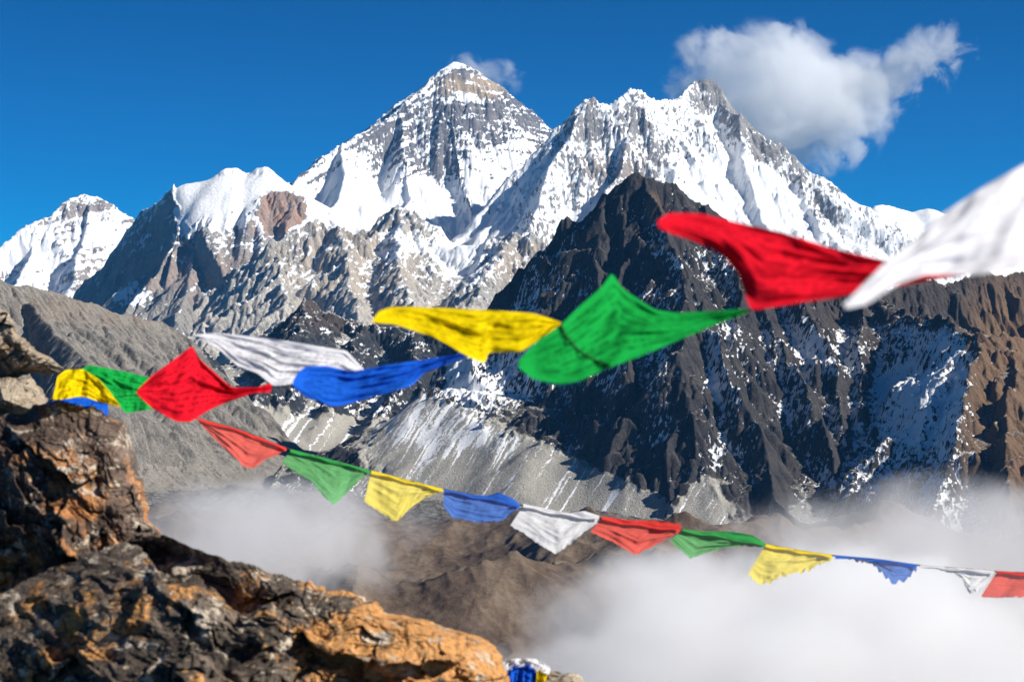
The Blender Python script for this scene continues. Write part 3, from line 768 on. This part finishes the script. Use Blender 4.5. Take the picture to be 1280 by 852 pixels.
def rock_mat(name, dark, mid, light, rust=(0.42, 0.19, 0.06), cream=(0.62, 0.52, 0.40), rust_amt=0.5, cream_amt=0.5, moss=0.0, rust_x=None):
    m = NT(name)
    p = m.pos()
    n1 = m.noise(p, 3.2, 6, 0.62, 0.6); n2 = m.noise(p, 14, 6, 0.65, 0.3); n3 = m.noise(p, 60, 5, 0.7)
    n4 = m.noise(m.mapv(p, (1, 1, 3.5), rot=(0, 0.35, 0)), 7, 6, 0.65, 0.8)
    f = m.math('ADD', m.math('ADD', m.math('MULTIPLY', n1, 0.35), m.math('MULTIPLY', n4, 0.35)), m.math('MULTIPLY', n3, 0.3))
    col = m.ramp(f, [(0.36, dark), (0.50, mid), (0.64, light)])
    rr = m.noise(m.mapv(p, loc=(5, 3, 1)), 4.0, 7, 0.7, 0.5)
    if rust_x is not None:
        sx = m.n('ShaderNodeSeparateXYZ'); m.set(sx.inputs[0], p)
        rr = m.math('ADD', rr, m.step(sx.outputs[0], rust_x[0], rust_x[1], -0.10, 0.12))
    rf = m.math('MULTIPLY', m.step(rr, 0.62 - 0.2 * rust_amt, 0.70 - 0.2 * rust_amt), m.step(n3, 0.3, 0.6, 0.35, 1.0))
    rc = m.mix(n2, rust, tuple(min(1, a * 1.7) for a in rust))
    col = m.mix(rf, col, rc)
    cc = m.noise(m.mapv(p, loc=(1, 8, 4)), 11, 6, 0.7, 0.6)
    col = m.mix(m.step(cc, 0.66 - 0.14 * cream_amt, 0.72 - 0.14 * cream_amt), col, cream)
    wp = m.n('ShaderNodeMix'); wp.data_type = 'VECTOR'; wp.inputs['Factor'].default_value = 0.12
    nn = m.n('ShaderNodeTexNoise'); nn.inputs['Scale'].default_value = 5.0; nn.inputs['Detail'].default_value = 5; m.set(nn.inputs['Vector'], p)
    m.set(wp.inputs['A'], p); m.set(wp.inputs['B'], nn.outputs['Color'])
    ck = m.voro(m.mapv(wp.outputs['Result'], (1, 1, 1.9), rot=(0.2, 0.5, 0)), 5.5, 'DISTANCE_TO_EDGE')
    crack = m.math('MAXIMUM', m.step(ck.outputs['Distance'], 0.002, 0.022), m.step(m.noise(m.mapv(p, loc=(3, 9, 5)), 4.5, 3, 0.6), 0.50, 0.56, 1, 0))
    bl = m.noise(m.mapv(p, loc=(9, 2, 7)), 9, 6, 0.72, 0.4)
    col = m.mix(m.step(bl, 0.55, 0.66, 0.0, 0.85), col, tuple(a * 0.4 for a in dark))
    sp = m.voro(m.mapv(p, loc=(2, 6, 3)), 38)
    spf = m.math('MULTIPLY', m.step(sp.outputs['Distance'], 0.18, 0.32, 1, 0), m.step(m.noise(m.mapv(p, loc=(7, 1, 2)), 6, 4, 0.6), 0.5, 0.6))
    col = m.mix(spf, col, m.mix(m.step(n2, 0.42, 0.55), cream, (0.55, 0.27, 0.06)))
    if moss:
        mm = m.noise(m.mapv(p, loc=(4, 4, 9)), 8, 5, 0.6)
        col = m.mix(m.step(mm, 0.66, 0.74, 0.0, moss), col, (0.13, 0.15, 0.03))
    h = m.math('ADD', m.math('MULTIPLY', n2, 0.6), m.math('MULTIPLY', n3, 0.4))
    h = m.math('ADD', h, m.math('MULTIPLY', n4, 0.6))
    h = m.math('ADD', h, m.math('MULTIPLY', crack, 0.8))
    col = m.mix(m.step(crack, 0, 1, 0.75, 0.0), col, tuple(a * 0.5 for a in dark))
    m.bsdf(col, 0.85, m.bump(h, 0.9, 0.03), 0.25)
    return m.m

M_RK1 = rock_mat('dark_lichened_rock', (0.032, 0.024, 0.02), (0.13, 0.088, 0.066), (0.34, 0.25, 0.19), rust=(0.42, 0.18, 0.06), rust_amt=0.55, cream_amt=0.75, moss=0.5)
M_RK2 = rock_mat('orange_lichened_rock', (0.028, 0.024, 0.021), (0.095, 0.074, 0.057), (0.29, 0.225, 0.17), rust=(0.52, 0.25, 0.08), rust_amt=0.8, cream_amt=0.75, moss=0.5, rust_x=(-0.9, -0.15))
M_RK3 = rock_mat('pale_layered_rock', (0.12, 0.095, 0.07), (0.36, 0.29, 0.21), (0.58, 0.49, 0.37), rust=(0.40, 0.28, 0.15), rust_amt=0.2, cream_amt=0.7)

boulder('rock', 'pale bedded rock slab topmost at the left edge', 'rock', [(-90, 375), (-20, 376), (6, 388), (18, 402), (26, 420), (36, 432), (60, 446), (79, 460), (74, 466), (40, 468), (0, 474), (-40, 478), (-90, 478)], 7.4, 0.22, 31, M_RK3, bed=0.15, relief=0.05, jag=4, N=500, M=140, bsc=0.12)
boulder('rock', 'pale rock slab under the topmost one beside the small yellow flag', 'rock', [(-90, 478), (-30, 474), (20, 472), (44, 474), (50, 484), (62, 498), (58, 512), (40, 524), (10, 530), (-40, 540), (-90, 540)], 7.2, 0.2, 32, M_RK3, bed=0.1, relief=0.05, jag=4, N=500, M=140, bsc=0.12)
boulder('boulder', 'tall dark brown boulder with rust and cream lichen below the small flags', 'boulder', [(-120, 560), (-60, 530), (-5, 524), (30, 514), (60, 506), (92, 505), (118, 510), (140, 520), (156, 534), (166, 556), (172, 585), (180, 620), (184, 645), (196, 662), (210, 690), (230, 760), (240, 960), (60, 1010), (-120, 960)], 6.1, 0.35, 33, M_RK1, bed=-0.9, relief=0.10, jag=5)
boulder('boulder', 'long sloping boulder with orange lichen falling to the lower centre', 'boulder', [(-80, 800), (20, 730), (110, 690), (170, 672), (205, 668), (240, 684), (290, 700), (345, 714), (372, 727), (425, 737), (466, 750), (490, 766), (540, 777), (590, 793), (612, 800), (622, 808), (630, 830), (637, 852), (646, 900), (655, 1010), (300, 1080), (-80, 1040)], 5.4, 0.30, 34, M_RK2, bed=-0.35, lean=0.9, relief=0.09, jag=5)
boulder('rock', 'low gravelly rock at the bottom centre beside the crumpled blue cloth', 'rock', [(560, 880), (600, 850), (640, 838), (665, 842), (690, 838), (712, 842), (728, 848), (742, 862), (760, 900), (740, 960), (600, 980)], 5.9, 0.2, 35, M_RK3, bed=0.0, relief=0.05, jag=5, N=500, M=140, bsc=0.08)

# ---------------------------------------------------------------- prayer flags
def cat_rom(pts, n):
    pts = np.array(pts, float)
    L = np.r_[0, np.cumsum(np.sqrt((np.diff(pts[:, :2], axis=0) ** 2).sum(1)))]
    t = L / L[-1]
    q = np.linspace(0, 1, n)
    # monotone-ish cubic: linear interpolation smoothed over a short window
    out = np.stack([np.interp(q, t, pts[:, k]) for k in range(pts.shape[1])], 1)
    for _ in range(max(1, n // 40)):
        o2 = out.copy()
        o2[1:-1] = (out[:-2] + 2 * out[1:-1] + out[2:]) / 4
        out = o2
    return out

def cloth_mat(name, col, trans=0.32, thin=0.0, ink=0.6):
    m = NT(name)
    uv = m.n('ShaderNodeTexCoord').outputs['UV']
    sx = m.n('ShaderNodeSeparateXYZ'); m.set(sx.inputs[0], uv)
    # woodblock print: rows of small marks inside a margin
    row = m.math('FRACT', m.math('MULTIPLY', sx.outputs[1], 11.0))
    rowm = m.math('MULTIPLY', m.step(row, 0.2, 0.32), m.step(row, 0.68, 0.8, 1, 0))
    mk = m.noise(m.mapv(uv, (40, 11, 1)), 1.0, 2, 0.6)
    mar = m.math('MULTIPLY', m.math('MULTIPLY', m.step(sx.outputs[0], 0.08, 0.1), m.step(sx.outputs[0], 0.9, 0.92, 1, 0)), m.math('MULTIPLY', m.step(sx.outputs[1], 0.1, 0.13), m.step(sx.outputs[1], 0.88, 0.9, 1, 0)))
    inkf = m.math('MULTIPLY', m.math('MULTIPLY', rowm, m.step(mk, 0.46, 0.54)), m.math('MULTIPLY', mar, ink))
    wv = m.noise(m.mapv(uv, (6, 6, 1)), 1.0, 4, 0.6)
    c = m.mix(m.step(wv, 0.3, 0.7, 0, 0.15), col, tuple(x * 0.75 for x in col))
    ve = m.n('ShaderNodeVectorMath'); ve.operation = 'DISTANCE'; m.set(ve.inputs[0], m.mapv(uv, (1, 1, 0))); ve.inputs[1].default_value = (0.5, 0.52, 0)
    mo = m.math('MULTIPLY', m.step(ve.outputs['Value'], 0.10, 0.15, 1, 0), m.step(m.noise(m.mapv(uv, (22, 22, 1)), 1.0, 3, 0.6), 0.42, 0.55))
    inkf = m.math('MAXIMUM', inkf, m.math('MULTIPLY', mo, ink * 0.9))
    c = m.mix(inkf, c, tuple(x * 0.18 for x in col))
    w = m.noise(m.mapv(uv, (260, 260, 1)), 1.0, 1, 0.5)
    fo = m.noise(m.mapv(uv, (2.2, 11, 1)), 1.0, 3, 0.55, 0.6)
    nrm = m.bump(m.math('ADD', m.math('MULTIPLY', fo, 2.0), m.math('MULTIPLY', w, 0.05)), 0.16, 0.012)
    df = m.n('ShaderNodeBsdfDiffuse'); m.set(df.inputs[0], c); m.set(df.inputs['Normal'], nrm)
    tr = m.n('ShaderNodeBsdfTranslucent'); m.set(tr.inputs[0], c); m.set(tr.inputs['Normal'], nrm)
    mx = m.n('ShaderNodeMixShader'); mx.inputs[0].default_value = trans
    m.t.links.new(df.outputs[0], mx.inputs[1]); m.t.links.new(tr.outputs[0], mx.inputs[2])
    last = mx.outputs[0]
    if thin:
        tp = m.n('ShaderNodeBsdfTransparent')
        m2 = m.n('ShaderNodeMixShader'); m2.inputs[0].default_value = thin
        m.t.links.new(last, m2.inputs[1]); m.t.links.new(tp.outputs[0], m2.inputs[2]); last = m2.outputs[0]
    m.t.links.new(last, m.out.inputs['Surface'])
    return m.m

C_RED, C_GRN, C_YEL, C_BLU, C_WHT = (0.85, 0.012, 0.03), (0.012, 0.40, 0.065), (0.92, 0.68, 0.005), (0.015, 0.13, 0.70), (0.88, 0.87, 0.90)
CL = {k: cloth_mat(k + '_cotton', c) for k, c in dict(red=C_RED, green=C_GRN, yellow=C_YEL, blue=C_BLU, white=C_WHT).items()}
CG = {k: cloth_mat(k + '_gauze', c, 0.3, 0.10, 0.2) for k, c in dict(red=(0.85, 0.13, 0.10), green=(0.15, 0.46, 0.16), yellow=(0.90, 0.74, 0.14), blue=(0.09, 0.21, 0.60), white=(0.84, 0.83, 0.83)).items()}

LAST = [None] * 3
def loft(name, top, bot, mat, wr=0.012, tilt=0.95, seed=0, nu=90, nv=60, parent=None, fold=3.0, ragged=0.0, hung=False):
    """cloth between an upper and a lower edge, each given as (px, py, metres); tilt leans the cloth back from the viewer"""
    T, B = cat_rom(top, nu), cat_rom(bot, nu)
    v = np.linspace(0, 1, nv)[:, None]
    PX = T[None, :, 0] * (1 - v) + B[None, :, 0] * v
    PY = T[None, :, 1] * (1 - v) + B[None, :, 1] * v
    DD = T[None, :, 2] * (1 - v) + B[None, :, 2] * v
    uu = np.linspace(0, 1, nu)[None, :] + 0 * v
    vv = v + 0 * uu
    if ragged:
        k = ragged * fbm(uu * 22, vv * 0 + seed, 4, seed) * sst(0.75, 1, vv)
        PY = PY + k
    ym = PY.mean()
    h = ((T[None, :, 1] if hung else ym) - PY) * DD / FPX
    env = np.sin(np.pi * np.clip(uu, 0.02, 0.98)) ** 0.5
    w = wr * (1.3 * np.abs(pn(uu * 1.3 + vv, vv * 4.2 - uu * 1.5, seed + 5)) + 1.6 * pn(uu * fold + vv * 0.8, vv * 1.5 - uu * 0.7, seed) + 0.7 * pn(uu * fold * 2.3 + vv * 2, vv * 2.6, seed + 1) + 0.3 * pn(uu * fold * 5 + vv * 3, vv * 5, seed + 2)) * env
    if hung: w = w * np.clip(vv * 3, 0, 1)
    DD = DD + h * tilt + w
    LAST[:] = [PX, PY, DD]
    a_, b_ = (PX - 640) / FPX, (426 - PY) / FPX
    X, Y, Z = a_ * DD, DD * (CP - b_ * SP), DD * (SP + b_ * CP)
    o = mesh_grid(name, X, Y, Z, mat, {})
    uvl = o.data.uv_layers.new(name='UVMap')
    li = np.empty(len(o.data.loops), np.int32); o.data.loops.foreach_get('vertex_index', li)
    uvs = np.stack([uu.ravel(), 1 - vv.ravel()], 1)[li]
    uvl.data.foreach_set('uv', uvs.astype(np.float32).ravel())
    if parent: o.parent = parent
    return o

def tube(name, pts, r, mat, parent=None, n=None, sides=8):
    """cord through (px, py, metres) points"""
    q = cat_rom(pts, n or 14 * len(pts))
    C3 = np.array([P(*a) for a in q])
    t = np.gradient(C3, axis=0); t /= np.linalg.norm(t, axis=1)[:, None] + 1e-12
    up = np.array([0.0, 0.0, 1.0])
    s1 = np.cross(t, up); s1 /= np.linalg.norm(s1, axis=1)[:, None] + 1e-12
    s2 = np.cross(s1, t)
    an = np.linspace(0, 2 * np.pi, sides + 1)
    G = C3[:, None, :] + r * (np.cos(an)[None, :, None] * s1[:, None, :] + np.sin(an)[None, :, None] * s2[:, None, :])
    o = mesh_grid(name, G[..., 0], G[..., 1], G[..., 2], mat, {})
    if parent: o.parent = parent
    return o

def zd(pts, d0, d1):
    """give a list of photo points a distance running from d0 to d1"""
    n = len(pts)
    return [(p[0], p[1], d0 + (d1 - d0) * k / (n - 1)) for k, p in enumerate(pts)]

PLAIN = cloth_mat('plain_white_cotton', C_WHT, 0.3, 0, 0.12)
GU, GL = 'prayer flags on the upper cord', 'prayer flags on the lower cord'
def flag(label, top, bot, d0, d1, mat, group, seed, **kw):
    d0 = d1 - 0.16                      # the free end swings towards the viewer
    o = loft('prayer_flag', zd(top, d0, d1), zd(bot, d0, d1), mat, seed=seed, **kw)
    return tag(o, label, 'prayer flag', group)

# upper cord, from the rock to the right edge
flag('small blue prayer flag lying behind the tall dark boulder', [(45, 507), (70, 500), (100, 494), (135, 502)], [(45, 516), (70, 518), (100, 520), (135, 520)], 6.7, 6.6, CL['blue'], GU, 200)
flag('small green prayer flag arched behind the small yellow one', [(92, 466), (112, 456), (150, 463), (190, 472)], [(120, 484), (140, 500), (158, 516), (190, 511)], 6.45, 6.5, CL['green'], GU, 201, wr=0.02)
flag('small yellow prayer flag arched beside the pale rock slabs', [(66, 497), (72, 470), (82, 462), (104, 461), (124, 474), (138, 490), (151, 508)], [(66, 499), (80, 499), (96, 496), (110, 497), (126, 503), (140, 506), (151, 509)], 6.4, 6.3, CL['yellow'], GU, 202, wr=0.02, fold=5)
flag('red prayer flag blown into a diamond shape with a tail to the right', [(171, 488), (190, 469), (218, 449), (240, 432), (250, 449), (289, 484), (320, 484), (341, 478)], [(171, 492), (190, 510), (221, 527), (238, 527), (255, 516), (272, 507), (317, 491), (338, 490)], 5.9, 5.4, CL['red'], GU, 203, wr=0.02)
flag('white prayer flag with faint print behind the blue one', [(242, 418), (271, 416), (340, 423), (399, 433), (433, 438), (456, 462)], [(246, 420), (272, 434), (296, 457), (323, 467), (342, 482), (380, 478), (440, 470)], 5.35, 4.9, CL['white'], GU, 204)
flag('bright blue prayer flag with a long tail pointing to the large yellow one', [(366, 476), (373, 464), (384, 457), (409, 457), (440, 464), (467, 459), (529, 449), (578, 442)], [(366, 482), (381, 495), (409, 507), (426, 507), (495, 488), (516, 481), (529, 467), (581, 446)], 4.95, 4.4, CL['blue'], GU, 205, wr=0.016)
flag('large yellow prayer flag with a pointed lower corner', [(465, 401), (473, 389), (486, 384), (513, 383), (602, 387), (667, 391), (701, 402)], [(466, 403), (493, 405), (541, 421), (594, 450), (607, 454), (610, 440), (651, 440), (701, 406)], 4.3, 3.9, CL['yellow'], GU, 206, wr=0.014, fold=4)
gf = flag('large green prayer flag with a dark curved seam and a peak at its top', [(648, 452), (667, 429), (700, 407), (724, 383), (753, 358), (765, 340), (777, 360), (818, 387), (846, 391), (934, 386)], [(649, 460), (667, 474), (700, 480), (724, 476), (765, 458), (790, 449), (818, 438), (850, 424), (887, 409), (936, 390)], 3.75, 3.3, CL['green'], GU, 207, wr=0.014)
M_CORD = NT('dark_twine'); M_CORD.bsdf((0.05, 0.045, 0.04), 0.9); M_CORD = M_CORD.m
M_SEAM = NT('green_seam'); M_SEAM.bsdf((0.01, 0.07, 0.015), 0.9); M_SEAM = M_SEAM.m
def on_cloth(x, y):
    k = np.argmin((LAST[0] - x) ** 2 + (LAST[1] - y) ** 2)
    return (x, y, LAST[2].ravel()[k] - 0.004)
tube('seam', [on_cloth(x, y) for x, y in [(701, 406), (703, 412), (708, 421), (715, 430), (724, 439), (735, 446), (748, 452), (762, 457)]], 0.0022, M_SEAM, gf)
flag('large red prayer flag streaming to the right beside the big white one', [(822, 276), (835, 266), (875, 267), (928, 279), (981, 291), (1037, 309), (1104, 325), (1203, 341)], [(823, 284), (840, 292), (868, 302), (900, 316), (922, 340), (938, 388), (981, 381), (1051, 371), (1157, 351), (1208, 345)], 3.0, 2.5, CL['red'], GU, 208, wr=0.014)
flag('big white prayer flag blurred at the right edge', [(1054, 380), (1086, 348), (1107, 327), (1139, 302), (1174, 270), (1227, 235), (1280, 205), (1400, 160)], [(1058, 386), (1086, 380), (1122, 355), (1157, 343), (1220, 344), (1280, 334), (1330, 318), (1400, 290)], 2.35, 2.0, PLAIN, GU, 209, wr=0.016, fold=3)
o = tube('cord', [(120, 500, 6.6), (175, 492, 6.1), (250, 500, 5.7), (341, 484, 5.36), (400, 476, 5.05), (470, 468, 4.75), (580, 444, 4.36), (640, 428, 4.1), (702, 404, 3.84), (742, 446, 3.6), (800, 440, 3.5), (870, 410, 3.4), (936, 388, 3.3), (1060, 366, 2.9), (1205, 343, 2.45), (1290, 320, 2.25), (1400, 285, 2.0)], 0.0012, M_CORD)
tag(o, 'upper thin cord that carries the large flags', 'cord')

# lower cord
LC = [(x, y, 7.9 + 0.0003 * (x - 200)) for x, y, _ in [(175, 497, 8.6), (245, 522, 8.6), (300, 537, 8.55), (360, 561, 8.5), (411, 574, 8.45), (463, 588, 8.4), (505, 599, 8.35), (553, 611, 8.3), (609, 622, 8.2), (652, 631, 8.15), (710, 642, 8.1), (751, 647, 8.05), (800, 655, 8.0), (852, 661, 7.95), (900, 669, 7.9), (956, 680, 7.85), (1000, 688, 7.8), (1042, 694, 7.7), (1100, 699, 7.65), (1147, 706, 7.6), (1200, 710, 7.55), (1246, 714, 7.5), (1290, 716, 7.45), (1360, 718, 7.4)]]
tag(tube('cord', LC, 0.003, M_CORD), 'lower cord running from behind the red flag to the right edge', 'cord')
HEM = {k: cloth_mat(k + '_hem', c, 0.3, 0, 0) for k, c in dict(red=(0.80, 0.06, 0.05), green=(0.05, 0.38, 0.09), yellow=(0.88, 0.68, 0.04), blue=(0.04, 0.15, 0.60), white=(0.80, 0.78, 0.79)).items()}
LX = np.array(LC)
def lower(label, colour, x0, x1, bot, seed, top=None, ragged=1.5, **kw):
    xs = np.linspace(x0, x1, 9)
    t3 = [(x, np.interp(x, LX[:, 0], LX[:, 1]) + 0.5, np.interp(x, LX[:, 0], LX[:, 2])) for x in xs]
    b3 = [(x, y, np.interp(x, LX[:, 0], LX[:, 2])) for x, y in bot]
    o = loft('prayer_flag', t3, b3, CG[colour], seed=seed, nu=70, nv=40, wr=0.010, ragged=ragged, hung=True, **kw)
    tag(o, label, 'prayer flag', GL)
    # the rolled sleeve the cord runs through
    tp = top or [(x, y - 1.2) for x, y, _ in t3]
    up = [(x, y, np.interp(x, LX[:, 0], LX[:, 2]) - 0.004) for x, y in tp]
    lo = [(x, y + 2.0 + 1.4 * math.sin(k * 1.7 + seed), d - 0.022) for k, (x, y, d) in enumerate(t3)]
    loft('hem', up, lo, HEM[colour], seed=seed + 40, nu=60, nv=8, wr=0.004, tilt=0.0, parent=o, fold=5)
    return o
lower('faded red prayer flag, first on the lower cord under the red diamond flag', 'red', 246, 358, [(248, 526), (262, 542), (276, 556), (296, 574), (306, 584), (319, 584), (332, 574), (358, 563)], 301)
lower('faded green prayer flag hanging to a point in front of the fog', 'green', 363, 462, [(352, 578), (370, 590), (388, 600), (404, 618), (416, 632), (432, 617), (446, 603), (462, 591)], 302)
lower('pale yellow prayer flag hanging between the green and the blue one', 'yellow', 464, 554, [(455, 627), (470, 636), (484, 645), (496, 652), (512, 635), (530, 622), (554, 613)], 303)
lower('blue prayer flag on the lower cord left of the white one', 'blue', 555, 650, [(554, 632), (566, 647), (584, 650), (602, 653), (627, 651), (640, 640), (650, 635)], 304, top=[(555, 611), (590, 618), (610, 619), (624, 615), (640, 622), (650, 630)])
lower('white prayer flag hanging to a point on the lower cord', 'white', 654, 749, [(638, 656), (656, 667), (670, 677), (684, 686), (695, 692), (716, 677), (732, 663), (748, 653)], 305, top=[(654, 629), (690, 637), (712, 641), (730, 638), (749, 644)])
lower('orange red prayer flag near the middle of the lower cord', 'red', 752, 851, [(738, 664), (756, 672), (776, 683), (794, 693), (812, 684), (832, 674), (851, 664)], 306, top=[(752, 645), (790, 650), (820, 650), (851, 655)])
lower('short green prayer flag right of the orange red one', 'green', 853, 956, [(838, 675), (848, 685), (863, 698), (884, 690), (904, 685), (930, 682), (956, 683)], 307, top=[(853, 661), (880, 664), (915, 664), (940, 668), (956, 678)])
lower('yellow prayer flag with a frayed lower corner before the fog bank', 'yellow', 957, 1040, [(934, 718), (946, 728), (958, 729), (975, 720), (1000, 715), (1020, 708), (1040, 699)], 308, ragged=4.5)
lower('narrow blue prayer flag with a frayed tip near the right edge', 'blue', 1044, 1146, [(1046, 696), (1066, 699), (1090, 704), (1104, 718), (1116, 729), (1134, 724), (1146, 710)], 309, ragged=4.0)
lower('thin white prayer flag furled along the cord near the right edge', 'white', 1150, 1243, [(1150, 708), (1170, 711), (1192, 716), (1204, 724), (1212, 742), (1226, 736), (1243, 718)], 310, ragged=4.0)
lower('red prayer flag cut by the right edge of the lower cord', 'red', 1246, 1345, [(1226, 745), (1250, 747), (1280, 745), (1310, 752), (1330, 748), (1345, 735)], 311)

# crumpled flags on the ground
def bundle():
    e = bpy.data.objects.new('cloth_bundle', None); COL.objects.link(e)
    e.location = (0, 0, 0)
    tag(e, 'crumpled blue and white cloth lying on the rock at the bottom centre', 'cloth')
    loft('blue_cloth', zd([(634, 838), (642, 831), (658, 829), (668, 834), (673, 846)], 5.55, 5.6), zd([(632, 872), (646, 880), (658, 880), (668, 876), (676, 868)], 5.5, 5.5), CL['blue'], wr=0.03, fold=6, seed=401, parent=e, ragged=0)
    loft('white_cloth', zd([(628, 828), (640, 823), (655, 822), (670, 823), (680, 828), (688, 834)], 5.7, 5.75), zd([(632, 838), (644, 834), (658, 831), (668, 835), (678, 840), (687, 842)], 5.6, 5.6), CL['white'], wr=0.03, fold=7, seed=402, parent=e)
    loft('yellow_cloth', zd([(671, 838), (678, 836), (684, 842)], 5.6, 5.62), zd([(670, 856), (677, 852), (683, 850)], 5.55, 5.55), CL['yellow'], wr=0.02, fold=5, seed=403, parent=e)
bundle()
